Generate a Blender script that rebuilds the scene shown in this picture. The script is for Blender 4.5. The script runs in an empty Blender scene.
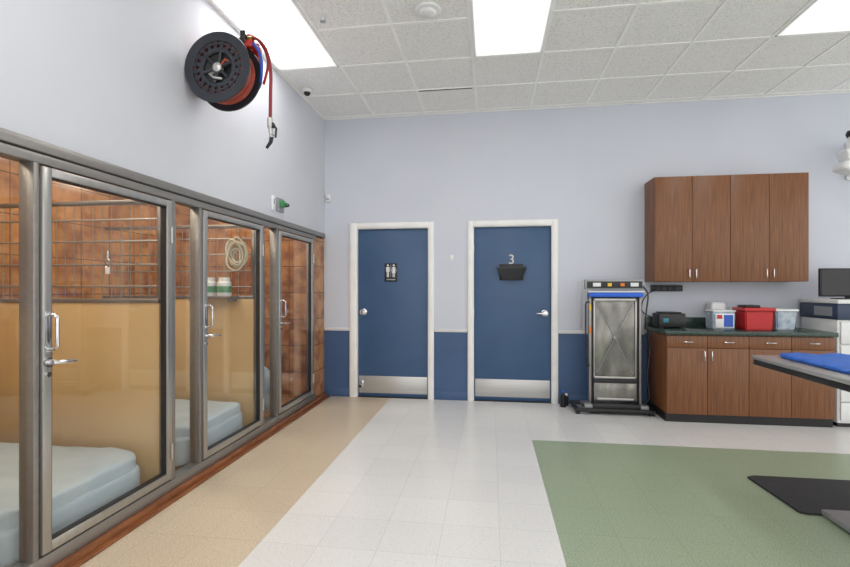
import bpy, bmesh, math, random
from mathutils import Vector, Matrix, noise
random.seed(3)
sc=bpy.context.scene
sc.view_settings.view_transform='Standard'
sc.view_settings.exposure=0.0
COL=sc.collection
W={}
# ------------------------------------------------------------------ materials
def S(r,g,b):
    f=lambda c:(c/255/12.92) if c/255<=0.04045 else ((c/255+0.055)/1.055)**2.4
    return (f(r),f(g),f(b),1)
def base(name):
    m=bpy.data.materials.new(name); m.use_nodes=True
    nt=m.node_tree; b=nt.nodes['Principled BSDF']; return m,nt,b
def M(name,col,rough=.5,metal=0,col2=None,vscale=6,stretch=(1,1,1),bump=0,bscale=150,coat=0,detail=3,lo=.3,hi=.7):
    m,nt,b=base(name); n=nt.nodes; l=nt.links
    tc=n.new('ShaderNodeTexCoord'); mp=n.new('ShaderNodeMapping'); mp.inputs['Scale'].default_value=stretch
    l.new(tc.outputs['Object'],mp.inputs['Vector'])
    no=n.new('ShaderNodeTexNoise'); no.inputs['Scale'].default_value=vscale; no.inputs['Detail'].default_value=detail
    l.new(mp.outputs[0],no.inputs['Vector'])
    if col2 is None: col2=tuple(c*.93 for c in col[:3])+(1,)
    cr=n.new('ShaderNodeValToRGB'); cr.color_ramp.elements[0].position=lo; cr.color_ramp.elements[1].position=hi
    cr.color_ramp.elements[0].color=col; cr.color_ramp.elements[1].color=col2
    l.new(no.outputs['Fac'],cr.inputs[0]); l.new(cr.outputs[0],b.inputs['Base Color'])
    b.inputs['Roughness'].default_value=rough; b.inputs['Metallic'].default_value=metal
    if coat: b.inputs['Coat Weight'].default_value=coat
    if bump:
        n2=n.new('ShaderNodeTexNoise'); n2.inputs['Scale'].default_value=bscale; l.new(mp.outputs[0],n2.inputs['Vector'])
        bp=n.new('ShaderNodeBump'); bp.inputs['Strength'].default_value=bump; bp.inputs['Distance'].default_value=.01
        l.new(n2.outputs['Fac'],bp.inputs['Height']); l.new(bp.outputs[0],b.inputs['Normal'])
    return m
def tile_mat(name,c1,c2,mortar,size,off,msize=.0015,speck=None,speck_scale=90,speck_amt=.5,speck2=None,rough=.35,walls=False,smear=(1,1,1),lo=.58,hi=.64,bias=0):
    m,nt,b=base(name); n=nt.nodes; l=nt.links
    tc=n.new('ShaderNodeTexCoord')
    mp=n.new('ShaderNodeMapping'); mp.inputs['Location'].default_value=off
    if walls:
        sx=n.new('ShaderNodeSeparateXYZ'); l.new(tc.outputs['Object'],sx.inputs[0])
        ad=n.new('ShaderNodeMath'); l.new(sx.outputs[0],ad.inputs[0]); l.new(sx.outputs[1],ad.inputs[1])
        cb=n.new('ShaderNodeCombineXYZ'); l.new(ad.outputs[0],cb.inputs[0]); l.new(sx.outputs[2],cb.inputs[1])
        l.new(cb.outputs[0],mp.inputs['Vector'])
    else: l.new(tc.outputs['Object'],mp.inputs['Vector'])
    br=n.new('ShaderNodeTexBrick'); br.offset=0; br.squash=1
    br.inputs['Scale'].default_value=1; br.inputs['Brick Width'].default_value=size; br.inputs['Row Height'].default_value=size
    br.inputs['Mortar Size'].default_value=msize; br.inputs['Mortar Smooth'].default_value=.1; br.inputs['Bias'].default_value=bias
    br.inputs['Color1'].default_value=c1; br.inputs['Color2'].default_value=c2; br.inputs['Mortar'].default_value=mortar
    l.new(mp.outputs[0],br.inputs['Vector'])
    out=br.outputs['Color']
    mp2=n.new('ShaderNodeMapping'); mp2.inputs['Scale'].default_value=smear; mp2.inputs['Rotation'].default_value=(0,0,.7)
    l.new(tc.outputs['Object'],mp2.inputs['Vector'])
    k=0
    for sp in (speck,speck2):
        if sp is None: continue
        no=n.new('ShaderNodeTexNoise'); no.inputs['Scale'].default_value=speck_scale*(1 if k==0 else .7); no.inputs['Detail'].default_value=2
        l.new(mp2.outputs[0],no.inputs['Vector'])
        cr=n.new('ShaderNodeValToRGB'); cr.color_ramp.elements[0].position=lo; cr.color_ramp.elements[1].position=hi
        l.new(no.outputs['Fac'],cr.inputs[0])
        mu=n.new('ShaderNodeMath'); mu.operation='MULTIPLY'; mu.inputs[1].default_value=speck_amt; l.new(cr.outputs[0],mu.inputs[0])
        if not walls:
            mk=n.new('ShaderNodeMath'); mk.operation='SUBTRACT'; mk.inputs[0].default_value=1; l.new(br.outputs['Fac'],mk.inputs[1])
            m3=n.new('ShaderNodeMath'); m3.operation='MULTIPLY'; l.new(mu.outputs[0],m3.inputs[0]); l.new(mk.outputs[0],m3.inputs[1]); mu=m3
        mx=n.new('ShaderNodeMix'); mx.data_type='RGBA'; l.new(mu.outputs[0],mx.inputs['Factor'])
        l.new(out,mx.inputs['A']); mx.inputs['B'].default_value=sp; out=mx.outputs['Result']; k+=1
    if walls:
        mx=n.new('ShaderNodeMix'); mx.data_type='RGBA'; l.new(br.outputs['Fac'],mx.inputs['Factor']); l.new(out,mx.inputs['A']); mx.inputs['B'].default_value=mortar; out=mx.outputs['Result']
    l.new(out,b.inputs['Base Color']); b.inputs['Roughness'].default_value=rough
    return m
def emis(name,col,st):
    m,nt,b=base(name); b.inputs['Base Color'].default_value=(.8,.8,.8,1)
    b.inputs['Emission Color'].default_value=col; b.inputs['Emission Strength'].default_value=st
    return m
def panel_light(name,col,lo,hi):
    m=emis(name,col,hi); nt=m.node_tree; n=nt.nodes; l=nt.links; b=n['Principled BSDF']
    tc=n.new('ShaderNodeTexCoord'); sx=n.new('ShaderNodeSeparateXYZ'); l.new(tc.outputs['Object'],sx.inputs[0])
    def edge(o,half,soft):
        a=n.new('ShaderNodeMath'); a.operation='ABSOLUTE'; l.new(sx.outputs[o],a.inputs[0])
        r=n.new('ShaderNodeMapRange'); r.inputs['From Min'].default_value=half; r.inputs['From Max'].default_value=half-soft; r.interpolation_type='SMOOTHSTEP'
        l.new(a.outputs[0],r.inputs['Value']); return r.outputs[0]
    e1=edge(0,.285,.14); e2=edge(1,.59,.16)
    mu=n.new('ShaderNodeMath'); mu.operation='MULTIPLY'; l.new(e1,mu.inputs[0]); l.new(e2,mu.inputs[1])
    mr=n.new('ShaderNodeMapRange'); mr.inputs['To Min'].default_value=lo; mr.inputs['To Max'].default_value=hi; l.new(mu.outputs[0],mr.inputs['Value'])
    l.new(mr.outputs[0],b.inputs['Emission Strength']); b.inputs['Base Color'].default_value=(.15,.15,.15,1); return m
def glass_mat(name,tint=(.98,.985,.98,1),refl=.35):
    m=bpy.data.materials.new(name); m.use_nodes=True; nt=m.node_tree; n=nt.nodes; l=nt.links; n.clear()
    o=n.new('ShaderNodeOutputMaterial'); t=n.new('ShaderNodeBsdfTransparent'); t.inputs[0].default_value=tint
    g=n.new('ShaderNodeBsdfGlossy'); g.inputs['Roughness'].default_value=.02
    f=n.new('ShaderNodeLayerWeight'); f.inputs['Blend'].default_value=.5
    pw=n.new('ShaderNodeMath'); pw.operation='POWER'; pw.inputs[1].default_value=4.0
    mu=n.new('ShaderNodeMath'); mu.operation='MULTIPLY_ADD'; mu.inputs[1].default_value=refl; mu.inputs[2].default_value=.055
    mx=n.new('ShaderNodeMixShader'); l.new(f.outputs['Facing'],pw.inputs[0]); l.new(pw.outputs[0],mu.inputs[0]); l.new(mu.outputs[0],mx.inputs[0])
    l.new(t.outputs[0],mx.inputs[1]); l.new(g.outputs[0],mx.inputs[2]); l.new(mx.outputs[0],o.inputs[0]); return m

WALL=M('wall_paint_blue_grey',S(202,206,216),.75,bump=.04,col2=S(199,203,214),vscale=2)
WALLL=M('wall_paint_pale',S(204,206,213),.75,bump=.04,col2=S(201,203,211),vscale=2)
NAVY=M('navy_paint',S(64,90,128),.5,col2=S(60,86,124),vscale=3)
DOORB=M('blue_door_paint',S(58,88,124),.42,col2=S(54,83,119),vscale=3,bump=.02)
WHITE=M('white_paint',S(238,237,235),.45,bump=.01)
RAILC=M('chair_rail_cream',S(218,218,218),.5)
TAN=M('tan_gloss_panel',S(212,182,134),.22,col2=S(204,172,122),vscale=2,coat=.4)
CEIL=M('acoustic_tile',S(240,239,237),.9,col2=S(200,199,197),vscale=85,bump=.2,bscale=140,detail=4,lo=.5,hi=.75)
TBAR=M('ceiling_grid_white',S(248,248,246),.5)
FW=tile_mat('floor_white_vinyl',S(221,220,218),S(216,215,214),S(188,187,186),.3085,(1.185,-4.13+.3085*20,0),msize=.0011,speck=S(150,148,148),speck_scale=90,speck_amt=.7,smear=(1,2.6,1),rough=.22,lo=.63,hi=.67)
FB=tile_mat('floor_beige_vinyl',S(201,186,164),S(196,180,157),S(172,157,134),.3085,(1.185+.3085*20,-4.13+.3085*20,0),msize=.0012,speck=S(220,208,188),speck2=S(172,152,126),speck_scale=170,speck_amt=.6,rough=.28,lo=.5,hi=.6)
FG=tile_mat('floor_green_vinyl',S(146,160,133),S(141,155,128),S(124,138,114),.3085,(1.185+.3085*20,-4.13+.3085*20,0),msize=.0013,speck=S(188,197,178),speck2=S(112,131,104),speck_scale=190,speck_amt=.65,rough=.34,smear=(1,1.3,1),lo=.5,hi=.58)
KT=tile_mat('kennel_brown_tile',S(172,116,70),S(142,92,56),S(86,66,50),.305,(10.0,10.02,0),msize=.004,speck=S(124,82,50),speck2=S(194,144,94),speck_scale=9,speck_amt=.65,walls=True,rough=.16,lo=.42,hi=.60)
CURB=M('brown_curb_strip',S(150,94,58),.35,col2=S(110,66,40),vscale=8,stretch=(4,1,4),detail=5)
ALU=M('brushed_aluminium',S(182,180,176),.28,metal=.75,col2=S(172,170,166),vscale=30,stretch=(1,1,.05))
ALUD=M('grey_aluminium',S(150,147,144),.34,metal=.65,col2=S(142,139,136),vscale=30,stretch=(1,.05,1))
BARM=M('dull_steel_bar',S(150,144,136),.45,metal=.5)
CHR=M('chrome',S(215,215,218),.15,metal=1)
STEEL=M('stainless_steel',S(196,195,193),.33,metal=.6,col2=S(184,183,181),vscale=3,stretch=(.3,1,30))
STEELM=M('stainless_painted_reflections',S(158,156,150),.27,metal=.75,col2=S(96,94,90),vscale=3.5,stretch=(2.5,1,.9),detail=5,lo=.32,hi=.68,bump=.08,bscale=9)  # dark mottling paints the sheet's uneven vertical reflections into its colour
BLK=M('black_plastic',S(24,24,27),.4)
BLKM=M('black_powder_coat',S(34,34,36),.45,col2=S(28,28,30))
BLKF=M('black_moulded_plastic',S(44,46,50),.35)
REELM=M('reel_charcoal',S(44,48,56),.35,col2=S(38,42,49))
REDM=M('red_powder_coat',S(184,44,32),.4)
HOSE=M('orange_red_hose',S(176,84,60),.45,col2=S(146,58,42),vscale=20)
HOSER=M('dark_red_hose',S(140,40,46),.45)
HOSEB=M('blue_hose',S(40,88,190),.4)
BRASS=M('brass_fitting',S(180,140,70),.3,metal=.9)
WOOD=M('walnut_laminate',S(138,88,51),.42,col2=S(90,54,30),vscale=3.0,stretch=(30,30,1.0),detail=10,lo=.25,hi=.75)
TOEK=M('toe_kick_black',S(26,25,26),.5)
CTOP=M('green_black_laminate',S(60,80,72),.25,col2=S(34,46,42),vscale=90,detail=4)
BED=M('pale_blue_vinyl_fabric',S(186,202,212),.6,col2=S(174,192,204),vscale=4,bump=.12,bscale=30)
BLUEPAD=M('bright_blue_pad',S(40,110,205),.45,col2=S(26,84,176),vscale=14,bump=.3,bscale=60)
MAT=M('black_rubber_mat',S(44,44,47),.7,col2=S(36,36,38),vscale=60,bump=.2,bscale=200)
RED=M('red_plastic',S(190,30,34),.35)
WPL=M('white_plastic',S(230,231,232),.4)
GPL=M('grey_plastic',S(150,154,160),.45)
GMET=M('grey_cast_metal',S(150,152,154),.4,metal=.3)
CLEARP=M('frosted_clear_plastic',S(184,194,202),.25,col2=S(128,150,176),vscale=18,lo=.4,hi=.75)
GREENP=M('green_plastic',S(70,140,90),.4)
TEAL=M('teal_print',S(40,130,150),.4)
YEL=M('yellow_label',S(232,190,50),.5)
ORG=M('orange_label',S(222,120,40),.5)
DBLUE=M('dark_blue_panel',S(54,66,92),.4)
SCREEN=M('dark_screen',S(20,22,26),.12)
BLUEF=M('blue_foam',S(44,100,210),.6)
ROPE=M('pale_rope',S(206,200,180),.7,bump=.3,bscale=200)
GLASS=glass_mat('clear_glass')
LIGHT=panel_light('ceiling_diffuser',(1,.985,.96,1),.8,8.5)
KLIGHT=emis('warm_lamp',(1,.88,.70,1),23.0)

# ------------------------------------------------------------------ mesh builder
class MB:
    def __init__(s): s.bm=bmesh.new(); s.mats=[]
    def _merge(s,t,m,mat=None):
        if m not in s.mats: s.mats.append(m)
        i=s.mats.index(m)
        if mat is not None: bmesh.ops.transform(t,matrix=mat,verts=t.verts)
        bmesh.ops.recalc_face_normals(t,faces=t.faces)
        for f in t.faces: f.material_index=i
        me=bpy.data.meshes.new('t'); t.to_mesh(me); t.free(); s.bm.from_mesh(me); bpy.data.meshes.remove(me); return s
    def box(s,x0,x1,y0,y1,z0,z1,m,b=0,seg=2,rot=None):
        t=bmesh.new(); c=Vector(((x0+x1)/2,(y0+y1)/2,(z0+z1)/2))
        bmesh.ops.create_cube(t,size=1,matrix=Matrix.Diagonal((abs(x1-x0),abs(y1-y0),abs(z1-z0),1)))
        if b>0: bmesh.ops.bevel(t,geom=list(t.edges),offset=b,segments=seg,affect='EDGES',profile=.5)
        mt=Matrix.Translation(c)
        if rot is not None: mt=mt@rot
        return s._merge(t,m,mt)
    def cyl(s,p0,p1,r,m,r2=None,seg=24):
        p0=Vector(p0);p1=Vector(p1);d=p1-p0; t=bmesh.new()
        bmesh.ops.create_cone(t,cap_ends=True,segments=seg,radius1=r,radius2=r if r2 is None else r2,depth=d.length)
        return s._merge(t,m,Matrix.Translation((p0+p1)/2)@d.to_track_quat('Z','Y').to_matrix().to_4x4())
    def sph(s,c,r,m,sc=(1,1,1),seg=20):
        t=bmesh.new(); bmesh.ops.create_uvsphere(t,u_segments=seg,v_segments=seg//2+2,radius=r)
        return s._merge(t,m,Matrix.Translation(c)@Matrix.Diagonal((*sc,1)))
    def lathe(s,prof,c,axis,m,seg=36):
        t=bmesh.new(); rings=[]
        for r,h in prof:
            rings.append([t.verts.new((r*math.cos(2*math.pi*k/seg),r*math.sin(2*math.pi*k/seg),h)) for k in range(seg)])
        for a,b in zip(rings[:-1],rings[1:]):
            for k in range(seg): t.faces.new((a[k],a[(k+1)%seg],b[(k+1)%seg],b[k]))
        bmesh.ops.remove_doubles(t,verts=t.verts,dist=1e-5)
        return s._merge(t,m,Matrix.Translation(c)@Vector(axis).to_track_quat('Z','Y').to_matrix().to_4x4())
    def tube(s,path,r,m,seg=10,closed=False):
        P=[Vector(p) for p in path]; n=len(P); t=bmesh.new(); rings=[]; up=None
        for i in range(n):
            if closed: d=(P[(i+1)%n]-P[i-1]).normalized()
            else: d=(P[min(i+1,n-1)]-P[max(i-1,0)]).normalized()
            if up is None:
                up=Vector((0,0,1)) if abs(d.z)<.9 else Vector((1,0,0))
            a=(up-d*up.dot(d)).normalized(); b=d.cross(a); up=a
            rr=r[i] if isinstance(r,(list,tuple)) else r
            rings.append([t.verts.new(P[i]+rr*(math.cos(2*math.pi*k/seg)*a+math.sin(2*math.pi*k/seg)*b)) for k in range(seg)])
        m2=n if closed else n-1
        for i in range(m2):
            A=rings[i];B=rings[(i+1)%n]
            for k in range(seg): t.faces.new((A[k],A[(k+1)%seg],B[(k+1)%seg],B[k]))
        if not closed: t.faces.new(rings[0]); t.faces.new(rings[-1])
        return s._merge(t,m)
    def prism(s,pts,ext,m,b=0):
        t=bmesh.new(); vs=[t.verts.new(p) for p in pts]; f=t.faces.new(vs)
        r=bmesh.ops.extrude_face_region(t,geom=[f]); nv=[v for v in r['geom'] if isinstance(v,bmesh.types.BMVert)]
        bmesh.ops.translate(t,verts=nv,vec=ext)
        bmesh.ops.recalc_face_normals(t,faces=t.faces)
        if b>0: bmesh.ops.bevel(t,geom=list(t.edges),offset=b,segments=2,affect='EDGES')
        return s._merge(t,m)
    def cushion(s,x0,x1,y0,y1,z0,z1,m,p=5,wr=.01,ws=6,cuts=26,dish=0,rot=None):
        t=bmesh.new(); bmesh.ops.create_cube(t,size=2); bmesh.ops.subdivide_edges(t,edges=list(t.edges),cuts=cuts,use_grid_fill=True)
        h=Vector(((x1-x0)/2,(y1-y0)/2,(z1-z0)/2)); c=Vector(((x0+x1)/2,(y0+y1)/2,(z0+z1)/2))
        for v in t.verts:
            q=v.co.copy(); n=(abs(q.x)**p+abs(q.y)**p+abs(q.z)**p)**(1/p); q=q/n
            w=Vector((q.x*h.x,q.y*h.y,q.z*h.z))
            if q.z>-.3:
                w.z+=wr*noise.noise((w+c)*ws)*2+wr*noise.noise((w+c)*ws*2.7)
                if dish and q.z>0: w.z-=dish*max(0,1-(q.x*q.x+q.y*q.y))
            if q.z>0: w.x+=wr*.6*noise.noise((w+c)*ws+Vector((5,5,5)))
            v.co=w
        mt=Matrix.Translation(c)
        if rot is not None: mt=mt@rot
        return s._merge(t,m,mt)
    def text(s,st,size,c,m,ext=.002,rot=None):
        cu=bpy.data.curves.new('t','FONT'); cu.body=st; cu.size=size; cu.extrude=ext; cu.align_x='CENTER'; cu.align_y='CENTER'
        ob=bpy.data.objects.new('t',cu); COL.objects.link(ob); bpy.context.view_layer.update()
        me=bpy.data.meshes.new_from_object(ob.evaluated_get(bpy.context.evaluated_depsgraph_get()))
        t=bmesh.new(); t.from_mesh(me); bpy.data.objects.remove(ob); bpy.data.meshes.remove(me); bpy.data.curves.remove(cu)
        R=Matrix.Rotation(math.pi/2,4,'X') if rot is None else rot
        return s._merge(t,m,Matrix.Translation(c)@R)
    def done(s,name,parent=None,origin=None,label=None,cat=None,group=None,kind=None,ang=35):
        xs=[v.co for v in s.bm.verts]
        if parent is not None and origin is None: o=W[parent.name]
        elif origin is not None: o=Vector(origin)
        else:
            o=Vector(((min(v.x for v in xs)+max(v.x for v in xs))/2,(min(v.y for v in xs)+max(v.y for v in xs))/2,min(v.z for v in xs)))
        bmesh.ops.translate(s.bm,verts=s.bm.verts,vec=-o)
        me=bpy.data.meshes.new(name); s.bm.to_mesh(me); s.bm.free()
        for m in s.mats: me.materials.append(m)
        for p in me.polygons: p.use_smooth=True
        me.set_sharp_from_angle(angle=math.radians(ang))
        ob=bpy.data.objects.new(name,me); COL.objects.link(ob)
        W[ob.name]=o.copy()
        if parent is not None: ob.parent=parent; ob.location=o-W[parent.name]
        else: ob.location=o
        tag(ob,label,cat,group,kind); return ob
def tag(ob,label=None,cat=None,group=None,kind=None):
    if label: ob['label']=label
    if cat: ob['category']=cat
    if group: ob['group']=group
    if kind: ob['kind']=kind
def E(name,loc,label,cat,group=None,kind=None):
    ob=bpy.data.objects.new(name,None); COL.objects.link(ob); ob.location=loc; ob.empty_display_size=.1
    W[ob.name]=Vector(loc); tag(ob,label,cat,group,kind); return ob
O0=(0,0,0)
WX=-2.01; BY=5.47; CZ=3.38
# ------------------------------------------------------------------ room shell
mb=MB()
def fl(x0,x1,y0,y1,m): mb.box(x0,x1,y0,y1,-.06,0,m)
fl(-2.05,-1.185,-1.5,BY+.15,FB); fl(-1.185,.3575,-1.5,BY+.15,FW); fl(.3575,6.0,4.13,BY+.15,FW); fl(.3575,6.0,-1.5,4.13,FG)
mb.done('floor',origin=O0,kind='structure',label='speckled vinyl tile floor in white, beige and green areas',cat='floor')
MB().box(WX-.12,6.0,-1.5,BY+.15,CZ,CZ+.08,CEIL).done('ceiling',origin=O0,kind='structure',label='white acoustic tile ceiling',cat='ceiling')
mb=MB()
gx=[-1.375+.61*i for i in range(0,13)]; gy=[4.17+.61*i for i in range(-9,3)]
for x in gx: mb.box(x-.012,x+.012,-1.5,BY,CZ-.006,CZ,TBAR)
for y in gy: mb.box(WX,6.0,y-.012,y+.012,CZ-.0055,CZ,TBAR)
mb.box(WX,WX+.02,-1.5,BY,CZ-.0065,CZ,TBAR); mb.box(WX,6,BY-.02,BY,CZ-.0065,CZ,TBAR)
mb.done('trim_1',origin=O0,kind='structure',label='white ceiling suspension grid bars',cat='ceiling grid')
# left wall above glazing
HZ=1.97
mb=MB(); mb.box(WX-.12,WX,-1.5,BY+.15,HZ,CZ,WALLL)
mb.box(WX-.12,WX,-1.5,.55,0,HZ,WALLL)
mb.done('wall_left',origin=O0,kind='structure',label='pale painted wall above the kennel glazing',cat='wall')
# back wall
D1=(-1.592,-.735); D2=(-.189,.690)
mb=MB(); segs=[(WX-.12,D1[0]-.03),(D1[1]+.03,D2[0]-.03),(D2[1]+.03,6.0)]
for a,b in segs:
    mb.box(a,b,BY,BY+.15,.815,CZ,WALL); mb.box(a,b,BY,BY+.15,0,.815,NAVY)
for D in (D1,D2): mb.box(D[0]-.03,D[1]+.03,BY,BY+.15,2.06,CZ,WALL)
mb.done('wall_back',origin=O0,kind='structure',label='pale blue-grey wall with navy painted lower part',cat='wall')
k=2
for a,b in [(WX,D1[0]-.1),(D1[1]+.078,D2[0]-.078),(D2[1]+.078,1.70)]:
    MB().box(a+.002,b-.002,BY-.016,BY,.80,.838,RAILC,b=.005).box(a+.002,b-.002,BY-.022,BY,.815,.826,RAILC,b=.003).done('trim_%d'%k,kind='structure',label='thin pale chair rail moulding',cat='chair rail'); k+=1
mb=MB()
for a,b in [(WX,D1[0]-.1),(D1[1]+.078,D2[0]-.078),(D2[1]+.078,1.70)]:
    mb.box(a+.002,b-.002,BY-.008,BY,0,.10,NAVY,b=.003)
mb.done('baseboard_back',origin=O0,kind='structure',label='navy vinyl baseboard',cat='baseboard')
# blue doors
for i,(D,knob_left,cl,cr) in enumerate([(D1,True,.098,.074),(D2,False,.074,.076)]):
    x0,x1=D
    d=E('door_%d'%(i+1),((x0+x1)/2,BY,0),'blue painted door with steel kick plate and white frame','door',kind='structure')
    MB().box(x0,x1,BY+.025,BY+.07,.012,2.03,DOORB,b=.002).done('door_leaf',d)
    mb=MB()
    for a,b in ((x0-cl,x0-.008),(x1+.008,x1+cr)):
        mb.box(a,b,BY-.022,BY,0,2.105,WHITE,b=.005); mb.box(a+.012,b-.012,BY-.028,BY-.01,0,2.09,WHITE,b=.004)
    mb.box(x0-.008,x1+.008,BY-.022,BY,2.036,2.105,WHITE,b=.005); mb.box(x0-.008,x1+.008,BY-.028,BY-.01,2.048,2.09,WHITE,b=.004)
    mb.box(x0-.029,x0-.002,BY-.01,BY+.12,0,2.05,WHITE); mb.box(x1+.002,x1+.029,BY-.01,BY+.12,0,2.05,WHITE); mb.box(x0-.02,x1+.02,BY-.01,BY+.12,2.032,2.058,WHITE)
    mb.box(x0-.02,x1+.02,BY+.075,BY+.12,0,2.05,DOORB)
    mb.done('door_casing',d,label='white painted door casing')
    MB().box(x0,x1,BY-.005,BY+.1,0,.011,BLKM).done('threshold',d,label='dark threshold strip')
    MB().box(x0+.012,x1-.012,BY+.021,BY+.026,.05,.255,STEEL,b=.001).done('kick_plate',d,label='brushed steel kick plate')
    kx=x0+.07 if knob_left else x1-.07
    mb=MB(); kz=1.03
    mb.lathe([(0,0),(.04,0),(.04,.006),(.032,.012),(.014,.014),(.013,.032),(.028,.040),(.035,.052),(.035,.062),(.026,.072),(.0,.076)],(kx,BY+.026,kz),(0,-1,0),CHR)
    if not knob_left: mb.tube([(kx,BY-.03,kz),(kx-.03,BY-.034,kz),(kx-.075,BY-.03,kz-.002),(kx-.10,BY-.024,kz-.003)],[.013,.012,.010,.007],CHR)
    mb.done('door_handle',d,label='polished metal door knob' if knob_left else 'polished metal lever handle')
    hx=x1+.003 if knob_left else x0-.003
    for hz in (.28,1.02,1.78): MB().cyl((hx,BY+.018,hz-.045),(hx,BY+.018,hz+.045),.007,CHR,seg=12).done('hinge',d)
# signs on doors
mb=MB(); sx=-1.187; sz=1.51
y=BY+.0245
mb.box(sx-.078,sx+.078,y-.006,y,sz-.112,sz+.108,BLK,b=.002)
def person(cx,female):
    yy=y-.0085
    mb.cyl((cx,yy+.003,sz+.083),(cx,yy,sz+.083),.0115,WPL,seg=16)
    if female: pts=[(-.010,.064),(.010,.064),(.023,-.012),(-.023,-.012)]
    else: pts=[(-.015,.064),(.015,.064),(.014,.0),(-.014,.0)]
    mb.prism([(cx+a,yy,sz+b) for a,b in pts],(0,.003,0),WPL)
    for s in (-1,1):
        mb.box(cx+s*.008-.005,cx+s*.008+.005,yy,yy+.003,sz-.06,sz-.0,WPL)
        o=.020
        if female: mb.prism([(cx+s*.013,yy,sz+.062),(cx+s*.018,yy,sz+.062),(cx+s*.034,yy,sz+.012),(cx+s*.028,yy,sz+.012)],(0,.003,0),WPL)
        else: mb.box(cx+s*o-.003,cx+s*o+.003,yy,yy+.003,sz+.006,sz+.062,WPL)
person(sx-.036,False); person(sx+.036,True); mb.box(sx-.0012,sx+.0012,y-.0085,y-.005,sz-.06,sz+.09,WPL)
mb.text('RESTROOM',.021,(sx,y-.007,sz-.09),WPL,.001)
mb.done('restroom_sign',label='black restroom sign with white man and woman figures on blue door',cat='sign')
MB().text('3',.155,(.243,BY+.018,1.648),ALU,.006).done('room_number',label='brushed metal number 3 mounted on blue door',cat='number sign')
# file holder : tapered tray
mb=MB(); a,b=.075,.41; y1=BY+.025
mb.box(a+.03,b-.03,y1-.006,y1,1.41,1.60,BLK,b=.003)
zt=1.575; zb=1.42
P=[(a+.05,y1-.006,zb),(b-.05,y1-.006,zb),(b,y1-.006,zt),(a,y1-.006,zt)]
Q=[(a+.06,y1-.06,zb),(b-.06,y1-.06,zb),(b-.005,y1-.12,zt-.03),(a+.005,y1-.12,zt-.03)]
def hull(ps,m):
    t=bmesh.new(); vs=[t.verts.new(p) for p in ps]
    bmesh.ops.convex_hull(t,input=vs); mb._merge(t,m)
th=.006
hull([P[0],P[1],Q[0],Q[1]]+[(p[0],p[1],p[2]+th) for p in (P[0],P[1],Q[0],Q[1])],BLKF)
hull([Q[0],Q[1],Q[2],Q[3]]+[(p[0],p[1]+th,p[2]) for p in Q],BLKF)
hull([P[0],P[3],Q[0],Q[3]]+[(p[0]+th,p[1],p[2]) for p in (P[0],P[3],Q[0],Q[3])],BLKF)
hull([P[1],P[2],Q[1],Q[2]]+[(p[0]-th,p[1],p[2]) for p in (P[1],P[2],Q[1],Q[2])],BLKF)
mb.tube([Q[3],Q[2]],.005,BLKF,seg=8)
mb.done('file_holder',label='black plastic tapered wall file tray mounted on blue door',cat='file holder')
# small items on back wall
MB().box(-.47,-.43,BY-.006,BY,1.655,1.71,WHITE,b=.002).box(-.456,-.444,BY-.012,BY-.004,1.67,1.69,WHITE,b=.001).done('wall_plate',label='small white plate on wall between the doors',cat='wall plate')
mb=MB(); mb.box(-1.985,-1.925,BY-.045,BY,2.37,2.46,WPL,b=.012).box(-1.975,-1.935,BY-.05,BY-.04,2.39,2.41,GPL,b=.004); mb.done('motion_sensor',label='small white motion sensor on wall near the corner',cat='sensor')
mb=MB(); mb.cyl((-1.55,BY-.03,.14),(-1.55,BY+.021,.14),.01,CHR); mb.cyl((-1.55,BY-.045,.14),(-1.55,BY-.025,.14),.016,BLK,seg=16); mb.box(-1.575,-1.525,BY+.015,BY+.021,.11,.2,CHR,b=.002); mb.done('door_stop',label='kick-down door stop with black rubber tip on door',cat='door stop')

# ------------------------------------------------------------------ kennels
KX=-3.55
mb=MB(); mb.box(KX-.1,KX,.5,5.25,0,2.5,KT); mb.done('wall_kennel_back',origin=O0,kind='structure',label='brown ceramic tiled back wall of kennels',cat='wall')
mb=MB(); mb.box(KX,WX-.06,5.12,5.22,0,2.5,KT); mb.box(WX-.06,WX-.005,5.09,BY-.001,0,HZ,KT); mb.done('wall_kennel_end',origin=O0,kind='structure',label='brown ceramic tiled end wall of kennels',cat='wall')
mb=MB(); mb.box(KX,WX-.12,.5,.55,0,2.5,KT); mb.done('wall_kennel_near',origin=O0,kind='structure',label='brown tiled wall',cat='wall')
MB().box(KX-.1,WX-.12,.5,5.22,2.5,2.55,WHITE).done('ceiling_kennel',origin=O0,kind='structure',label='white kennel ceiling',cat='ceiling')
MB().box(KX,-2.05,.5,5.12,-.05,.05,KT).done('floor_kennel',origin=O0,kind='structure',label='brown tiled kennel floor',cat='floor')
mb=MB(); mb.box(-2.05,-1.96,.55,5.42,0,.045,CURB,b=.004).box(-1.962,-1.925,.55,5.42,0,.012,CURB,b=.003); mb.done('trim_5',origin=O0,kind='structure',label='low orange-brown strip under the kennel glazing',cat='curb')
doors=[.64,1.815,2.992,4.165]; DW=.85
fr=E('kennel_glazing_frame',(-2.02,3.0,.046),'grey aluminium frame holding fixed glass panels of the kennels','glazing frame')
mb=MB()
mb.box(-2.065,-1.985,.55,5.12,1.875,1.918,ALUD,b=.003); mb.box(-2.07,-1.975,.55,5.40,1.925,1.975,ALUD,b=.004)
mb.box(-2.06,-1.99,.55,5.4,1.915,1.928,BLKM)
mb.box(-2.06,-1.985,.55,5.12,.046,.112,ALUD,b=.003)
for d in doors:
    mb.box(-2.06,-1.985,d-.034,d-.008,.112,1.875,ALUD,b=.003)
    mb.box(-2.06,-1.985,d+DW+.008,d+DW+.046,.112,1.875,ALUD,b=.003)
mb.box(-2.06,-1.985,.55,.59,.112,1.875,ALUD,b=.003)
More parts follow.
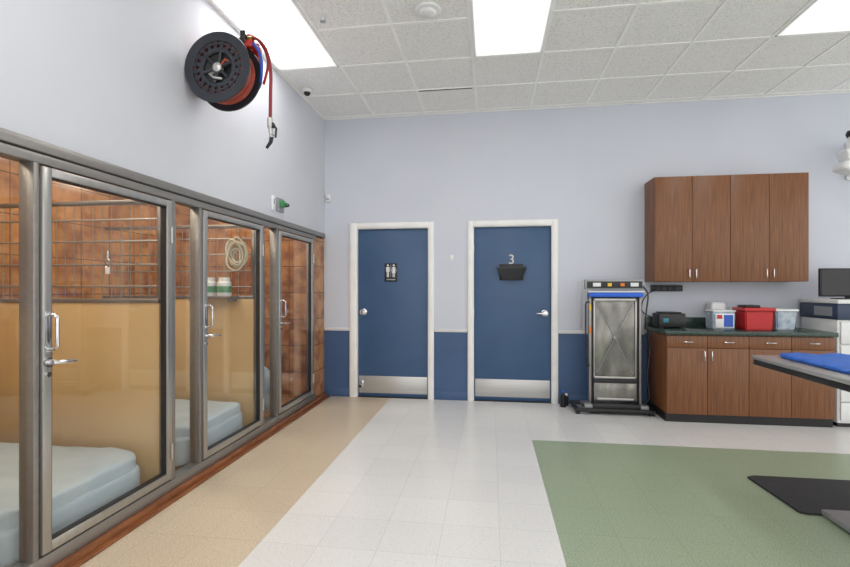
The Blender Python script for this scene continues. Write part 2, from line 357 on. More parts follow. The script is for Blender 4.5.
mb.done('aluminium_frame',fr,label='grey aluminium posts, header and sill')
for d in doors[:-1]:
    MB().box(-2.026,-2.018,d+DW+.046,d+1.175-.034,.112,1.875,GLASS).done('glass_panel',fr,label='narrow fixed clear glass panel')
for i,d in enumerate(doors):
    e=E('kennel_door',(-2.01,d+DW/2,.125),'aluminium framed clear glass kennel door with pull handle','glass door',group='kennel glass doors')
    mb=MB(); z0,z1=.125,1.865; f=-1.975; bk=-2.02; sw=.044
    mb.box(bk,f,d,d+sw,z0,z1,ALU,b=.003); mb.box(bk,f,d+DW-sw,d+DW,z0,z1,ALU,b=.003)
    mb.box(bk,f,d+sw,d+DW-sw,z1-.04,z1,ALU,b=.003); mb.box(bk,f,d+sw,d+DW-sw,z0,z0+.045,ALU,b=.003)
    g=.006
    mb.box(bk+.005,f-.006,d+sw,d+sw+g,z0+.045,z1-.04,BLKM); mb.box(bk+.005,f-.006,d+DW-sw-g,d+DW-sw,z0+.045,z1-.04,BLKM)
    mb.box(bk+.005,f-.006,d+sw,d+DW-sw,z1-.04-g,z1-.04,BLKM); mb.box(bk+.005,f-.006,d+sw,d+DW-sw,z0+.045,z0+.045+g,BLKM)
    mb.done('door_frame',e,label='brushed aluminium door frame')
    MB().box(-2.002,-1.994,d+sw,d+DW-sw,z0+.045,z1-.04,GLASS).done('glass_pane',e,label='clear glass pane')
    hy=d+.023
    mb=MB(); mb.tube([(f,hy,1.20),(f+.035,hy,1.20),(f+.05,hy,1.185),(f+.05,hy,1.06),(f+.035,hy,1.045),(f,hy,1.045)],.008,CHR); mb.box(f,f+.004,hy-.016,hy+.016,1.03,1.215,CHR,b=.001)
    mb.done('pull_handle',e,label='chrome pull handle')
    mb=MB(); mb.cyl((f,hy,.985),(f+.012,hy,.985),.022,CHR); mb.tube([(f+.01,hy,.985),(f+.04,hy,.985),(f+.05,hy+.02,.985),(f+.05,hy+.075,.982),(f+.045,hy+.10,.98)],[.01,.01,.009,.008,.007],CHR)
    mb.cyl((f,hy,.93),(f+.01,hy,.93),.012,CHR)
    mb.done('lever_latch',e,label='chrome lever latch')
    for hz in (.3,1.65): MB().cyl((f+.005,d+DW-.008,hz-.05),(f+.005,d+DW-.008,hz+.05),.008,ALU,seg=12).done('hinge',e)
for i,d in enumerate(doors[:-1]):
    py=d+DW+.03
    e=E('kennel_partition',(-2.8,py,.05),'tan half-height kennel partition topped with metal bar grille','partition',group='kennel partitions')
    xa,xb=KX+.002,-2.068
    MB().box(xa,xb,py-.025,py+.025,.05,1.225,TAN,b=.003).done('panel',e,label='glossy tan panel')
    MB().box(xa,xb,py-.032,py+.032,1.225,1.25,ALUD,b=.003).done('top_rail',e)
    mb=MB()
    for z in (1.33,1.47,1.62,1.76,1.86): mb.cyl((xa,py,z),(xb,py,z),.006,BARM,seg=8)
    x=xa+.03
    while x<xb: mb.cyl((x,py+.006,1.25),(x,py+.006,1.87),.0028,BARM,seg=6); x+=.068
    mb.box(xa,xb,py-.012,py+.012,1.865,1.885,ALUD,b=.002); mb.box(xb-.025,xb,py-.015,py+.015,1.25,1.885,ALUD,b=.002)
    mb.done('bar_grille',e,label='dull metal bar grille')
# kennel lamps
for i,yy in enumerate((1.1,2.2,3.35,4.55)):
    e=E('kennel_lamp',(-2.75,yy,2.5),'warm ceiling lamp inside the kennel','ceiling lamp',group='kennel lamps')
    MB().box(-3.09,-2.41,yy-.14,yy+.14,2.47,2.5,WHITE,b=.004).done('lamp_housing',e)
    MB().box(-3.07,-2.43,yy-.12,yy+.12,2.455,2.47,KLIGHT,b=.003).done('diffuser',e)
# beds
def bed(y0,y1,x0=-3.35,x1=-2.09,z1=.30):
    mb=MB(); mb.cushion(x0,x1,y0,y1,.05,z1-.07,BED,p=9,wr=.004); mb.cushion(x0+.02,x1-.01,y0+.02,y1-.01,z1-.14,z1,BED,p=8,wr=.008,ws=4,dish=.012)
    return mb.done('pet_bed',label='pale blue padded vinyl pet mattress on the kennel floor',cat='pet bed',group='kennel pet beds')
bed(1.72,2.62,z1=.33); bed(2.95,3.80,z1=.35)
mb=MB(); mb.cushion(-2.95,-2.12,4.12,4.40,.05,.58,BED,p=4,wr=.012); mb.done('pet_bed',label='pale blue pet mattress standing folded in the kennel',cat='pet bed',group='kennel pet beds')
# shelf & jars in kennel 2
py=doors[2]+DW+.03
MB().box(-2.62,-2.2,py-.16,py-.0335,1.235,1.25,ALUD,b=.002).box(-2.6,-2.585,py-.15,py-.0335,1.20,1.236,ALUD).box(-2.235,-2.22,py-.15,py-.0335,1.20,1.236,ALUD).done('wall_shelf',label='small metal shelf attached to kennel partition',cat='shelf')
for j,xx in enumerate((-2.44,-2.30)):
    e=E('supply_jar',(xx,py-.095,1.251),'white plastic jar with green label band on kennel shelf','jar',group='jars on kennel shelf')
    MB().lathe([(0,0),(.054,0),(.058,.01),(.058,.115),(.045,.13),(0,.13)],W[e.name],(0,0,1),WPL,seg=24).done('jar_body',e)
    MB().lathe([(.0585,.03),(.0595,.03),(.0595,.085),(.0585,.085)],W[e.name],(0,0,1),GREENP,seg=24).done('jar_label',e,label='green label band')
    MB().cyl(W[e.name]+Vector((0,0,.13)),W[e.name]+Vector((0,0,.16)),.046,WPL).done('lid',e,label='white lid')
mb=MB()
for kk in range(10):
    R=.04+.013*(kk%5); c=Vector((-2.2+random.uniform(-.02,.02),py-.03-.008*kk,1.62+random.uniform(-.03,.02))); ph=random.uniform(0,6); tl=random.uniform(-.35,.35)
    mb.tube([c+Vector((R*.95*math.cos(t*math.pi/16+tl),.006*math.sin(t*math.pi/5.33+ph),R*1.35*math.sin(t*math.pi/16)+.006*math.sin(3*t*math.pi/16+ph))) for t in range(32)],.009,ROPE,seg=8,closed=True)
mb.tube([(-2.2,py-.035,1.70),(-2.2,py-.05,1.765),(-2.2,py-.02,1.775),(-2.2,py,1.765)],.005,ALU,seg=8)
mb.done('coiled_leash',label='tangled pale rope leash hanging from the kennel bars',cat='leash')
py1=doors[1]+DW+.03
mb=MB(); c=Vector((-2.44,py1-.014,1.50))
mb.tube([c+Vector((.018*math.cos(t*math.pi/8),0,.028*math.sin(t*math.pi/8)-.02)) for t in range(16)],.005,CHR,seg=8,closed=True); mb.cyl(c+Vector((0,0,.005)),c+Vector((0,0,.06)),.008,CHR,seg=12); mb.box(c.x-.014,c.x+.014,c.y-.006,c.y+.004,c.z-.09,c.z-.045,WPL,b=.003)
mb.done('snap_hook',label='chrome snap hook hanging from the kennel bars',cat='hook')

# ------------------------------------------------------------------ ceiling lights & fixtures
cells=[(-1.982,-1.39),(-.142,.447),(2.298,2.887)]
for ya,yb in ((2.96,4.158),(.52,1.718),(-1.3,-.1)):
    for xa,xb in cells:
        e=E('ceiling_light_panel',((xa+xb)/2,(ya+yb)/2,CZ),'recessed rectangular fluorescent ceiling light with white diffuser','ceiling light',group='ceiling light panels')
        mb=MB(); mb.box(xa,xa+.016,ya,yb,CZ-.010,CZ,TBAR).box(xb-.016,xb,ya,yb,CZ-.010,CZ,TBAR).box(xa,xb,ya,ya+.016,CZ-.010,CZ,TBAR).box(xa,xb,yb-.016,yb,CZ-.010,CZ,TBAR); mb.done('light_frame',e)
        MB().box(xa+.016,xb-.016,ya+.016,yb-.016,CZ-.006,CZ-.0005,LIGHT).done('diffuser',e,label='glowing white diffuser')
mb=MB(); mb.box(-.75,-.17,4.765,4.80,CZ-.012,CZ-.0005,TBAR)
mb.box(-.74,-.18,4.772,4.793,CZ-.0135,CZ-.011,BLKM)
mb.done('ceiling_vent',label='dark slotted linear air vent in ceiling grid',cat='air vent')
MB().lathe([(0,0),(.09,0),(.095,.01),(.09,.02),(.06,.026),(.055,.04),(.04,.048),(0,.05)],(-.455,3.40,CZ),(0,0,-1),WPL).done('smoke_detector',label='round white smoke detector on ceiling',cat='smoke detector')
MB().lathe([(0,0),(.035,0),(.035,.004),(.012,.008),(.008,.03),(0,.03)],(-1.26,3.39,CZ),(0,0,-1),WPL).lathe([(0,.034),(.022,.034),(.022,.037),(0,.037)],(-1.26,3.39,CZ),(0,0,-1),CHR).cyl((-1.26,3.39,CZ-.036),(-1.26,3.39,CZ-.028),.006,REDM).done('sprinkler_head',label='small fire sprinkler head on ceiling',cat='sprinkler')
e=E('dome_camera',(-1.88,4.6,CZ),'small security camera with black dome on ceiling','security camera')
MB().lathe([(0,0),(.055,0),(.055,.02),(.045,.03),(0,.03)],(-1.88,4.6,CZ-.006),(0,0,-1),WPL).done('camera_base',e,label='white base')
MB().sph((-1.88,4.6,CZ-.034),.036,SCREEN).done('dome',e,label='black glossy dome')
# left wall small devices
mb=MB(); mb.box(WX,WX+.022,4.06,4.10,2.04,2.18,WPL,b=.006); mb.box(WX+.022,WX+.025,4.07,4.09,2.1,2.15,GPL,b=.001); mb.done('wall_control',label='small white control box on wall above glazing',cat='control box')
e=E('wall_alarm',(WX,4.24,2.05),'small green and grey alarm device mounted on wall','alarm')
MB().box(WX,WX+.02,4.16,4.30,2.05,2.18,GPL,b=.005).done('back_plate',e,label='grey back plate')
mb=MB(); mb.box(WX+.02,WX+.06,4.19,4.25,2.09,2.16,GREENP,b=.012); mb.cyl((WX+.02,4.275,2.12),(WX+.08,4.275,2.12),.022,BLKM,r2=.014); mb.cyl((WX+.06,4.22,2.12),(WX+.09,4.22,2.12),.014,GREENP); mb.done('sounder',e,label='green housing with dark horn')

# ------------------------------------------------------------------ hose reel
e=E('hose_reel',(WX,2.93,2.78),'black hose reel with orange hose mounted high on wall','hose reel')
rx,rz=-1.77,2.765; ya,yb=2.83,2.985
FS=.985
def flange(y,near):
    mb=MB()
    pr=[(.176,0),(.184,.006),(.196,.006),(.20,0),(.222,-.002),(.232,.0),(.236,.006),(.232,.014),(.222,.012),(.176,.012),(.172,.006),(.176,0)]
    mb.lathe([(r*FS,h) for r,h in pr],(rx,y,rz),(0,-1,0),REELM,seg=48)
    mb.lathe([(.098,0),(.104,.008),(.126,.008),(.132,0),(.126,-.004),(.104,-.004),(.098,0)],(rx,y,rz),(0,-1,0),REELM,seg=40)
    for k in range(6 if near else 0):
        t=k*math.pi/3+.3; c,s_=math.cos(t),math.sin(t)
        mb.cyl((rx+.02*c,y+.005,rz+.02*s_),(rx+.105*c,y-.004,rz+.105*s_),.010,REELM,seg=8)
    for k in range(20):
        t=k*math.pi/10+.1
        w1,w2=.085,.055
        A=[(rx+.124*math.cos(t-w1),y-.006,rz+.124*math.sin(t-w1)),(rx+.124*math.cos(t+w1),y-.006,rz+.124*math.sin(t+w1)),(rx+.176*math.cos(t+w2*1.8),y-.006,rz+.176*math.sin(t+w2*1.8)),(rx+.176*math.cos(t-w2*1.8),y-.006,rz+.176*math.sin(t-w2*1.8))]
        mb.prism(A,(0,.006,0),REELM)
    mb.lathe([(.148,0),(.148,.009),(.157,.009),(.157,0),(.148,0)],(rx,y,rz),(0,-1,0),REELM,seg=40)
    mb.done('flange',e,label='black reel flange with slotted rim and open spoked hub')
flange(ya,True); flange(yb,False)
MB().lathe([(0,.07),(.098,.07),(.102,.012),(.106,.012),(.106,yb-ya-.012),(.098,yb-ya-.012),(0,yb-ya-.05)],(rx,yb,rz),(0,-1,0),BLK,seg=36).cyl((rx,ya-.012,rz),(rx,yb+.08,rz),.018,STEEL).done('drum',e,label='black drum with steel axle')
mb=MB()
mb.lathe([(0,-.02),(.03,-.02),(.03,.012),(.018,.020),(0,.020)],(rx,ya,rz),(0,-1,0),STEEL,seg=24)
mb.tube([(rx-.03,ya+.02,rz-.02),(rx-.05,ya-.01,rz-.045),(rx-.02,ya-.015,rz-.07),(rx+.03,ya+.0,rz-.075)],.008,STEEL)
mb.tube([(rx+.03,ya,rz+.02),(rx+.06,ya-.012,rz+.045),(rx+.085,ya+.01,rz+.03)],.009,HOSE)
mb.done('swivel_fitting',e,label='steel swivel fittings in the hub')
mb=MB()
for layer,(R,off) in enumerate(((.116,0),(.138,.009),(.160,0),(.184,.009))):
    for k in range(8):
        yy=ya+.014+off+k*.0205
        if yy>yb-.024: continue
        jit=random.uniform(-.004,.004)
        mb.tube([(rx+(R+jit)*math.cos(t*math.pi/20),yy,rz+(R+jit)*math.sin(t*math.pi/20)) for t in range(40)],.0105,HOSE if (k+layer)%3 else HOSER,seg=8,closed=True)
mb.done('coiled_hose',e,label='orange-red hose wound on the drum')
mb=MB()
mb.box(WX,WX+.012,yb+.02,yb+.16,rz-.08,rz+.24,REDM,b=.003)
mb.prism([(WX+.01,yb+.06,rz-.06),(WX+.01,yb+.06,rz+.22),(rx+.06,yb+.06,rz+.08),(rx+.06,yb+.06,rz-.02)],(0,.012,0),REDM)
mb.box(WX+.01,rx+.19,yb+.05,yb+.075,rz+.175,rz+.225,REDM,b=.004)
mb.box(rx+.14,rx+.19,yb-.06,yb+.07,rz+.18,rz+.22,REDM,b=.004)
mb.box(rx+.15,rx+.19,yb+.02,yb+.05,rz+.05,rz+.24,REDM,b=.004)
mb.box(rx+.10,rx+.19,yb-.075,yb-.06,rz+.17,rz+.215,REDM,b=.004)
mb.done('mounting_bracket',e,label='orange-red steel mounting bracket')
mb=MB(); gx0=rx+.15; gz=rz+.225
mb.cyl((gx0-.02,yb-.06,gz+.03),(gx0-.02,yb+.01,gz+.03),.014,BLK); mb.cyl((gx0-.02,yb-.06,gz-.025),(gx0-.02,yb+.01,gz-.025),.014,BLK)
mb.box(gx0-.035,gx0+.0,yb-.084,yb-.076,gz-.03,gz+.05,BLKM,b=.003); mb.cyl((gx0-.005,yb-.03,gz+.01),(gx0+.03,yb-.03,gz+.01),.022,BRASS)
mb.done('hose_guide',e,label='black roller hose guide with brass fitting')
def bez(pts,n=40):
    P=[Vector(p) for p in pts]; out=[]
    P=[P[0]]+P+[P[-1]]
    for i in range(1,len(P)-2):
        for k in range(8):
            t=k/8; a,b,c,d=P[i-1],P[i],P[i+1],P[i+2]
            out.append(.5*((2*b)+(-a+c)*t+(2*a-5*b+4*c-d)*t*t+(-a+3*b-3*c+d)*t**3))
    out.append(P[-2]); return out
hy=yb-.02
MB().tube(bez([(rx+.02,hy,rz+.215),(rx+.10,hy,rz+.255),(rx+.20,hy,rz+.245),(rx+.27,hy,rz+.16),(rx+.30,hy,rz+.02),(rx+.30,hy,rz-.15),(rx+.298,hy,rz-.31)]),.0115,HOSER).done('hanging_hose',e,label='dark red hose end hanging down')
MB().tube(bez([(rx+.16,hy-.03,rz+.215),(rx+.215,hy-.03,rz+.17),(rx+.248,hy-.03,rz+.09),(rx+.245,hy-.02,rz+.0),(rx+.20,hy+.04,rz-.06),(rx+.12,hy+.10,rz-.08)]),.010,HOSEB).tube(bez([(rx+.02,hy+.05,rz+.225),(rx+.09,hy+.05,rz+.24),(rx+.18,hy+.05,rz+.12),(rx+.19,hy+.07,rz-.0),(rx+.06,hy+.12,rz-.06)]),.009,HOSE).tube(bez([(rx+.04,hy+.03,rz+.2),(rx+.13,hy+.02,rz+.285),(rx+.22,hy+.03,rz+.22),(rx+.262,hy+.04,rz+.10),(rx+.22,hy+.06,rz-.04)]),.009,REDM).done('feed_hose',e,label='blue, orange and red feed hoses')
mb=MB(); nz=rz-.31; q=rx+.298
mb.cyl((q,hy,nz+.01),(q,hy,nz-.05),.02,STEEL); mb.cyl((q,hy,nz-.05),(q+.013,hy,nz-.12),.015,STEEL); mb.tube([(q+.013,hy,nz-.10),(q+.003,hy,nz-.15),(q-.027,hy,nz-.19)],[.015,.013,.009],BLK)
mb.tube([(q+.023,hy,nz-.03),(q+.043,hy,nz-.06),(q+.038,hy,nz-.12)],.007,BLK); mb.box(q-.007,q+.028,hy-.012,hy+.012,nz-.055,nz-.02,BLK,b=.004)
mb.done('spray_nozzle',e,label='black spray nozzle with steel coupling')

# ------------------------------------------------------------------ cabinets
def pull(mb,x,y,z,vertical=True,L=.09):
    if vertical: P=[(x,y,z-L/2),(x,y-.022,z-L/2+.004),(x,y-.026,z-L/2+.02),(x,y-.026,z+L/2-.02),(x,y-.022,z+L/2-.004),(x,y,z+L/2)]
    else: P=[(x-L/2,y,z),(x-L/2+.004,y-.022,z),(x-L/2+.02,y-.026,z),(x+L/2-.02,y-.026,z),(x+L/2-.004,y-.022,z),(x+L/2,y,z)]
    mb.tube(P,.005,CHR,seg=8)
uy=5.14; x0=1.70
for u in range(2):
    xa=x0+u*.7285; xb=xa+.7275
    e=E('wall_cabinet',((xa+xb)/2,BY,1.385),'walnut brown laminate wall cabinet with two doors','wall cabinet',group='walnut wall cabinets')
    MB().box(xa,xb,uy+.02,BY-.001,1.385,2.48,WOOD,b=.001).box(xa+.02,xb-.02,uy+.017,uy+.03,1.4,2.465,TOEK).done('cabinet_body',e)
    for k in range(2):
        da=xa+k*.364+.002; db=da+.3595
        d=MB().box(da,db,uy,uy+.0175,1.388,2.477,WOOD,b=.0015).done('cabinet_door',e,origin=((da+db)/2,uy,1.388),label='flat walnut laminate door')
        mb=MB(); pull(mb,db-.03 if k==0 else da+.03,uy,1.47); mb.done('handle',d,label='chrome bar handle')
fy=4.86
for u in range(2):
    xa=1.72+u*.7435; xb=xa+.7425
    e=E('base_cabinet',((xa+xb)/2,fy+.3,0),'walnut brown laminate base cabinet with drawers over doors','base cabinet',group='walnut base cabinets')
    MB().box(xa,xb,fy+.02,BY-.012,.085,.862,WOOD,b=.001).box(xa+.02,xb-.02,fy+.017,fy+.03,.12,.85,TOEK).done('cabinet_body',e)
    MB().box(xa,xb,fy+.03,BY-.03,0,.085,TOEK).done('toe_kick',e,label='black toe kick')
    for k in range(2):
        da=xa+k*.3715+.002; db=da+.367
        dr=MB().box(da,db,fy,fy+.0175,.735,.852,WOOD,b=.0015).done('drawer',e,origin=((da+db)/2,fy,.735),label='walnut laminate drawer front')
        mb=MB(); pull(mb,(da+db)/2,fy,.795,False); mb.done('handle',dr,label='chrome bar handle')
        d=MB().box(da,db,fy,fy+.0175,.085,.731,WOOD,b=.0015).done('cabinet_door',e,origin=((da+db)/2,fy,.085),label='flat walnut laminate door')
        mb=MB(); pull(mb,db-.03 if k==0 else da+.03,fy,.66); mb.done('handle',d,label='chrome bar handle')
MB().box(1.695,3.222,fy-.025,BY-.001,.862,.902,CTOP,b=.006).done('countertop',label='dark green speckled laminate countertop on base cabinets',cat='countertop')
MB().box(1.70,3.22,BY-.022,BY-.001,.903,1.0,CTOP,b=.004).done('trim_6',kind='structure',label='dark green speckled backsplash',cat='backsplash')
# counter items
e=E('countertop_device',(1.86,5.2,.902),'black boxy device with teal print on countertop','device')
MB().box(1.73,1.99,5.10,5.32,.912,1.055,BLK,b=.012).box(1.75,1.78,5.12,5.3,.902,.914,BLK).box(1.94,1.97,5.12,5.3,.902,.914,BLK).box(1.76,1.96,5.13,5.29,1.055,1.07,BLKM,b=.005).done('housing',e)
MB().box(1.77,1.82,5.096,5.1,.965,1.005,TEAL,b=.001).done('front_print',e,label='teal front panel')
def tub(name,xa,xb,ya_,yb_,z0,z1,m,taper=.012):
    mb=MB(); t=taper
    P=[(xa+t,ya_+t,z0),(xb-t,ya_+t,z0),(xb-t,yb_-t,z0),(xa+t,yb_-t,z0)]; Q=[(xa,ya_,z1),(xb,ya_,z1),(xb,yb_,z1),(xa,yb_,z1)]
    tb=bmesh.new(); a=[tb.verts.new(p) for p in P]; b=[tb.verts.new(p) for p in Q]
    tb.faces.new(a)
    for k in range(4): tb.faces.new((a[k],a[(k+1)%4],b[(k+1)%4],b[k]))
    tb.faces.new(b[::-1]); bmesh.ops.bevel(tb,geom=list(tb.edges),offset=.01,segments=2,affect='EDGES')
    mb._merge(tb,m); return mb
e=E('storage_box',(2.34,5.14,.903),'white and blue box of supplies with red mark on countertop','storage box')
tub('b',2.23,2.44,5.06,5.24,.903,1.08,CLEARP,.003).done('box_body',e,label='translucent plastic body')
MB().box(2.226,2.444,5.055,5.245,1.08,1.095,WPL,b=.005).done('lid',e,label='white lid')
MB().box(2.25,2.42,5.048,5.062,.92,1.06,WPL,b=.001).box(2.26,2.31,5.045,5.05,1.01,1.05,RED).box(2.325,2.41,5.045,5.05,.93,1.05,HOSEB).done('label_card',e,label='white label with red and blue print')
e=E('red_bin',(2.62,5.1,.903),'red plastic lidded bin on countertop','bin')
tub('b',2.49,2.75,4.98,5.2,.903,1.09,RED,.008).done('bin_body',e)
MB().box(2.478,2.762,4.965,5.215,1.09,1.125,RED,b=.008).box(2.50,2.64,5.0,5.16,1.125,1.15,BLK,b=.008).done('lid',e,label='red lid with black insert')
e=E('storage_box',(2.89,5.12,.903),'translucent plastic container with white lid on countertop','storage box')
tub('b',2.79,2.98,5.02,5.22,.903,1.09,CLEARP,.012).done('box_body',e); MB().box(2.78,2.99,5.01,5.23,1.09,1.11,WPL,b=.006).done('lid',e,label='white lid')
MB().cushion(2.32,2.47,5.30,5.44,.903,1.17,WPL,p=6,wr=.003,cuts=10).done('tissue_package',label='white package standing against the backsplash',cat='package')
mb=MB(); mb.box(1.76,2.08,BY-.06,BY-.001,1.285,1.35,BLK,b=.008)
for k in range(4): mb.box(1.79+k*.065,1.82+k*.065,BY-.075,BY-.059,1.30,1.335,BLKM,b=.003)
mb.done('power_strip',label='thick black power strip mounted on wall under cabinet',cat='power strip')
MB().tube(bez([(1.79,BY-.07,1.30),(1.72,BY-.07,1.26),(1.665,BY-.06,1.18),(1.66,BY-.03,1.08),(1.70,BY-.05,1.03),(1.75,BY-.12,1.0)]),.006,BLK,seg=8).done('power_cable',label='black power cable hanging from power strip',cat='cable')

# ------------------------------------------------------------------ lift machine
e=E('folded_lift_table',(1.3,5.2,0),'folded stainless steel lift table on low wheeled base','lift table')
mb=MB()
mb.box(.88,1.67,5.03,5.07,.03,.065,BLKM,b=.005).box(.88,1.67,5.34,5.38,.03,.065,BLKM,b=.005).box(.88,.92,5.03,5.38,.03,.06,BLKM,b=.004).box(1.63,1.67,5.03,5.38,.03,.06,BLKM,b=.004).box(.98,1.60,5.10,5.32,.035,.085,GMET,b=.006).box(1.06,1.54,5.06,5.12,.055,.11,BLKM,b=.006).box(.98,1.06,5.06,5.2,.06,.10,GMET,b=.006).box(1.54,1.62,5.06,5.2,.06,.10,GMET,b=.006)
mb.done('base_frame',e,label='black and grey base frame')
for (cx,cy) in ((.91,5.06),(1.64,5.06),(.91,5.35),(1.64,5.35)):
    MB().cyl((cx-.02,cy,.025),(cx+.02,cy,.025),.025,BLK,seg=20).box(cx-.026,cx+.026,cy-.012,cy+.012,.025,.045,GPL,b=.002).done('caster',e,label='black caster wheel')
mb=MB()
for xa,xb in ((1.038,1.062),(1.543,1.567)): mb.box(xa,xb,5.13,5.21,.07,1.29,ALUD,b=.005)
for xa,xb in ((1.064,1.082),(1.523,1.541)): mb.box(xa,xb,5.15,5.21,.07,1.25,BLKM,b=.003)
mb.box(1.035,1.57,5.17,5.21,1.20,1.29,BLKM,b=.004)
mb.done('upright',e,label='silver and black uprights')
mb=MB(); mb.box(1.084,1.521,5.15,5.17,.36,1.22,STEELM,b=.004)
mb.box(1.084,1.521,5.135,5.152,1.18,1.21,ALU,b=.004).box(1.084,1.521,5.135,5.152,.36,.385,ALU,b=.004).box(1.084,1.10,5.135,5.152,.36,1.21,ALU,b=.004).box(1.505,1.521,5.135,5.152,.36,1.21,ALU,b=.004)
mb.prism([(1.105,5.151,1.17),(1.5,5.151,1.17),(1.30,5.143,.80)],(0,.004,0),STEELM); mb.prism([(1.105,5.151,.39),(1.5,5.151,.39),(1.30,5.143,.80)],(0,.004,0),STEELM)
mb.done('steel_top',e,label='folded stainless table top with painted reflections and shallow creases')
mb=MB(); mb.tube([(1.12,5.147,1.15),(1.30,5.139,.80),(1.48,5.147,.42)],.0045,GMET,seg=6); mb.tube([(1.48,5.147,1.15),(1.30,5.139,.80),(1.12,5.147,.42)],.0045,GMET,seg=6); mb.cyl((1.30,5.15,.80),(1.30,5.13,.80),.018,GMET)
mb.done('cross_brace',e,label='thin crossed stiffening bars')
MB().box(1.086,1.519,5.13,5.165,.12,.32,STEELM,b=.006).box(1.086,1.519,5.115,5.135,.32,.355,BLK,b=.004).box(1.12,1.485,5.12,5.13,.14,.16,STEEL,b=.002).done('lower_tray',e,label='steel lower panel with black bar')
MB().box(1.03,1.575,5.08,5.135,1.225,1.27,BLUEF,b=.012).cyl((1.02,5.10,1.28),(1.585,5.10,1.28),.008,WPL,seg=10).done('foam_bumper',e,label='bright blue foam bumper')
MB().box(1.0,1.60,5.15,5.22,1.305,1.41,GMET,b=.006).box(1.02,1.58,5.143,5.155,1.32,1.39,BLKM,b=.003).box(1.08,1.16,5.138,5.146,1.335,1.375,WPL,b=.002).box(1.46,1.54,5.138,5.146,1.335,1.375,WPL,b=.002).done('control_box',e,label='grey and black control housing')
MB().box(1.23,1.27,5.138,5.144,1.338,1.372,YEL).done('warning_label',e,label='small yellow warning label')
MB().box(1.36,1.40,5.138,5.144,1.338,1.372,ORG).done('warning_label',e,label='small orange warning label')
for z,m in ((1.08,YEL),(.84,ORG)): MB().box(1.040,1.060,5.127,5.131,z,z+.07,m).done('warning_label',e,label='orange or yellow warning sticker on upright')
MB().tube(bez([(1.57,5.17,1.36),(1.625,5.12,1.25),(1.60,5.10,1.0),(1.645,5.11,.7),(1.61,5.10,.4),(1.635,5.10,.2),(1.58,5.12,.09)]),.008,BLK,seg=8).done('control_cable',e,label='loose black cable')
MB().tube([(1.038,5.12,.5),(1.005,5.1,.5),(.997,5.1,.52),(.997,5.1,1.15),(1.005,5.1,1.17),(1.038,5.12,1.17)],.008,BLKM,seg=8).done('push_handle',e,label='black side push handle')
mb=MB(); mb.cyl((.80,5.33,0),(.80,5.33,.13),.032,BLK); mb.cyl((.80,5.33,.13),(.80,5.33,.16),.012,BLK); mb.sph((.80,5.33,.17),.014,BLUEF); mb.done('spray_bottle',label='small black bottle with blue cap on floor',cat='bottle')
mb=MB(); mb.cyl((.845,5.40,0),(.845,5.40,.11),.024,BLK); mb.cyl((.845,5.40,.11),(.845,5.40,.135),.015,WPL); mb.done('spray_bottle',label='small black bottle with white cap on floor',cat='bottle')
MB().box(.985,1.02,BY-.015,BY,.87,1.40,WALLL,b=.003).done('cable_raceway',label='painted vertical cable raceway on wall',cat='raceway')

# ------------------------------------------------------------------ copier on right
e=E('office_machine',(3.55,5.1,0),'white office machine with paper drawers beside base cabinet','copier')
MB().box(3.25,3.88,4.90,5.42,.04,1.02,WPL,b=.012).box(3.24,3.89,4.88,5.43,1.02,1.17,DBLUE,b=.012).box(3.235,3.895,4.87,5.44,1.17,1.21,WPL,b=.012).box(3.27,3.86,4.93,5.40,0,.05,BLKM).done('body',e,label='white body with dark blue upper band')
for k,(za,zb) in enumerate(((.07,.24),(.25,.42),(.43,.60),(.61,.78),(.79,1.0))):
    d=MB().box(3.27,3.86,4.878,4.902,za,zb,WPL,b=.006).done('paper_drawer',e,origin=(3.56,4.89,za),label='white drawer front')
    MB().box(3.45,3.68,4.872,4.88,zb-.045,zb-.02,GPL,b=.003).done('handle',d,label='grey recessed grip')
MB().box(3.238,3.2415,4.95,5.2,1.05,1.14,GPL).done('side_label',e,label='grey side label')
e=E('monitor',(3.5,5.12,1.211),'black flat monitor standing on office machine','monitor')
MB().box(3.23,3.74,5.10,5.13,1.235,1.515,BLK,b=.006).done('monitor_housing',e)
MB().box(3.245,3.725,5.0975,5.101,1.25,1.50,SCREEN).done('screen',e,label='dark glossy screen')
MB().box(3.38,3.62,5.05,5.2,1.211,1.222,BLK,b=.004).box(3.48,3.52,5.12,5.15,1.22,1.3,BLK,b=.003).done('stand',e)
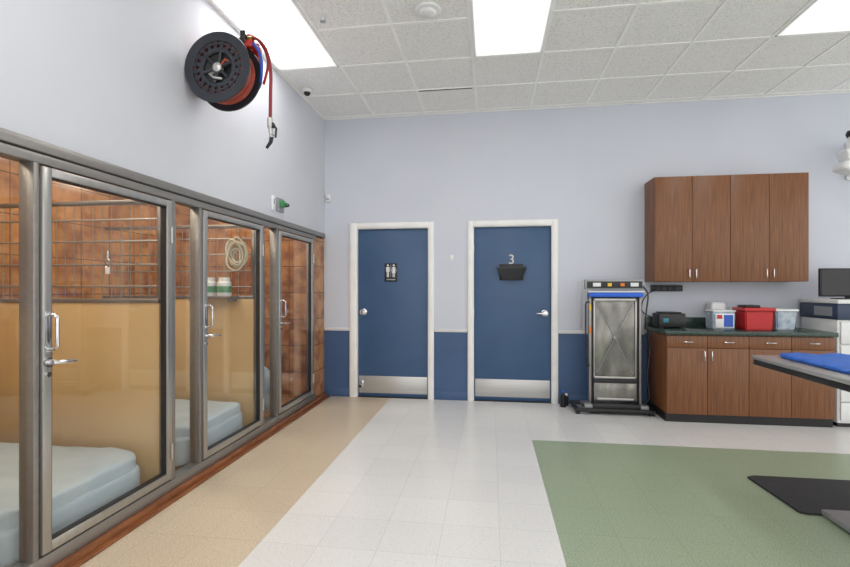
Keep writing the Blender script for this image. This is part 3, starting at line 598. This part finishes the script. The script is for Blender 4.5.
# wall mounted lamp
e=E('wall_exam_lamp',(3.72,BY,2.6),'white angular wall-mounted exam lamp with dark joint','exam lamp')
MB().box(3.70,3.84,BY-.03,BY,2.45,2.85,WPL,b=.012).tube(bez([(3.76,BY-.02,2.68),(3.74,5.34,2.70),(3.64,5.20,2.74),(3.54,5.13,2.72)]),.04,WPL,seg=14).done('arm',e,label='white curved wall arm')
MB().box(3.44,3.62,5.04,5.2,2.56,2.70,WPL,b=.03,seg=3,rot=Matrix.Rotation(-.25,4,'Y')).box(3.39,3.64,5.0,5.2,2.44,2.53,WPL,b=.03,seg=3,rot=Matrix.Rotation(.3,4,'Y')).cyl((3.52,5.12,2.5),(3.53,5.12,2.6),.05,WPL).cyl((3.53,5.12,2.66),(3.54,5.13,2.82),.035,WPL).done('lamp_head',e,label='white angular lamp head')
MB().lathe([(0,-.03),(.045,-.03),(.055,0),(.045,.03),(0,.03)],(3.54,5.13,2.84),(0,0,1),BLKM,seg=28).done('joint_knob',e,label='dark joint knob')

# ------------------------------------------------------------------ exam table on right
e=E('exam_table',(2.03,2.7,0),'steel-topped pedestal exam table with dark edge','exam table')
MB().box(1.73,2.33,2.05,3.39,.845,.872,STEEL,b=.008).done('table_top',e,label='stainless steel table top')
MB().box(1.738,2.322,2.058,3.382,.81,.846,BLKM,b=.006).box(1.9,2.3,2.4,3.1,.76,.812,BLKM,b=.01).done('edge_frame',e,label='black frame under the table top')
MB().box(2.10,2.26,2.55,2.75,.06,.77,WPL,b=.015).box(2.08,2.28,2.53,2.77,.06,.35,GPL,b=.015).done('pedestal',e,label='lifting pedestal column')
MB().box(1.89,2.45,2.2,2.98,.013,.045,GMET,b=.008).box(2.0,2.35,2.35,2.9,.045,.065,GMET,b=.006).box(1.93,1.97,2.24,2.28,0,.014,BLK).box(2.37,2.41,2.24,2.28,0,.014,BLK).box(1.93,1.97,2.86,2.90,0,.014,BLK).box(2.37,2.41,2.86,2.90,0,.014,BLK).done('base_plate',e,label='grey metal base plate')
MB().cushion(1.83,2.27,2.2,3.33,.874,.899,BLUEPAD,p=8,wr=.005,ws=14).done('table_pad',label='bright blue vinyl pad lying on exam table',cat='pad')
MB().prism([(1.79,3.0,0),(1.83,2.985,0),(2.9,2.985,0),(2.95,3.02,0),(2.95,3.5,0),(2.9,3.54,0),(1.82,3.54,0),(1.765,3.51,0)],(0,0,.012),MAT,b=.004).done('floor_mat',label='black rubber anti-fatigue mat on green floor',cat='floor mat')

# ------------------------------------------------------------------ world, camera
w=bpy.data.worlds.new('World'); sc.world=w; w.use_nodes=True
bg=w.node_tree.nodes['Background']; bg.inputs[0].default_value=(1,.99,.985,1); bg.inputs[1].default_value=1.7
cam=bpy.data.cameras.new('Camera'); co=bpy.data.objects.new('Camera',cam); COL.objects.link(co)
cam.sensor_width=36; cam.lens=465/850*36; cam.shift_y=4.5/850; cam.clip_start=.05
co.location=(0,0,1.32); co.rotation_euler=(math.radians(90),0,math.radians(8.0))
sc.camera=co
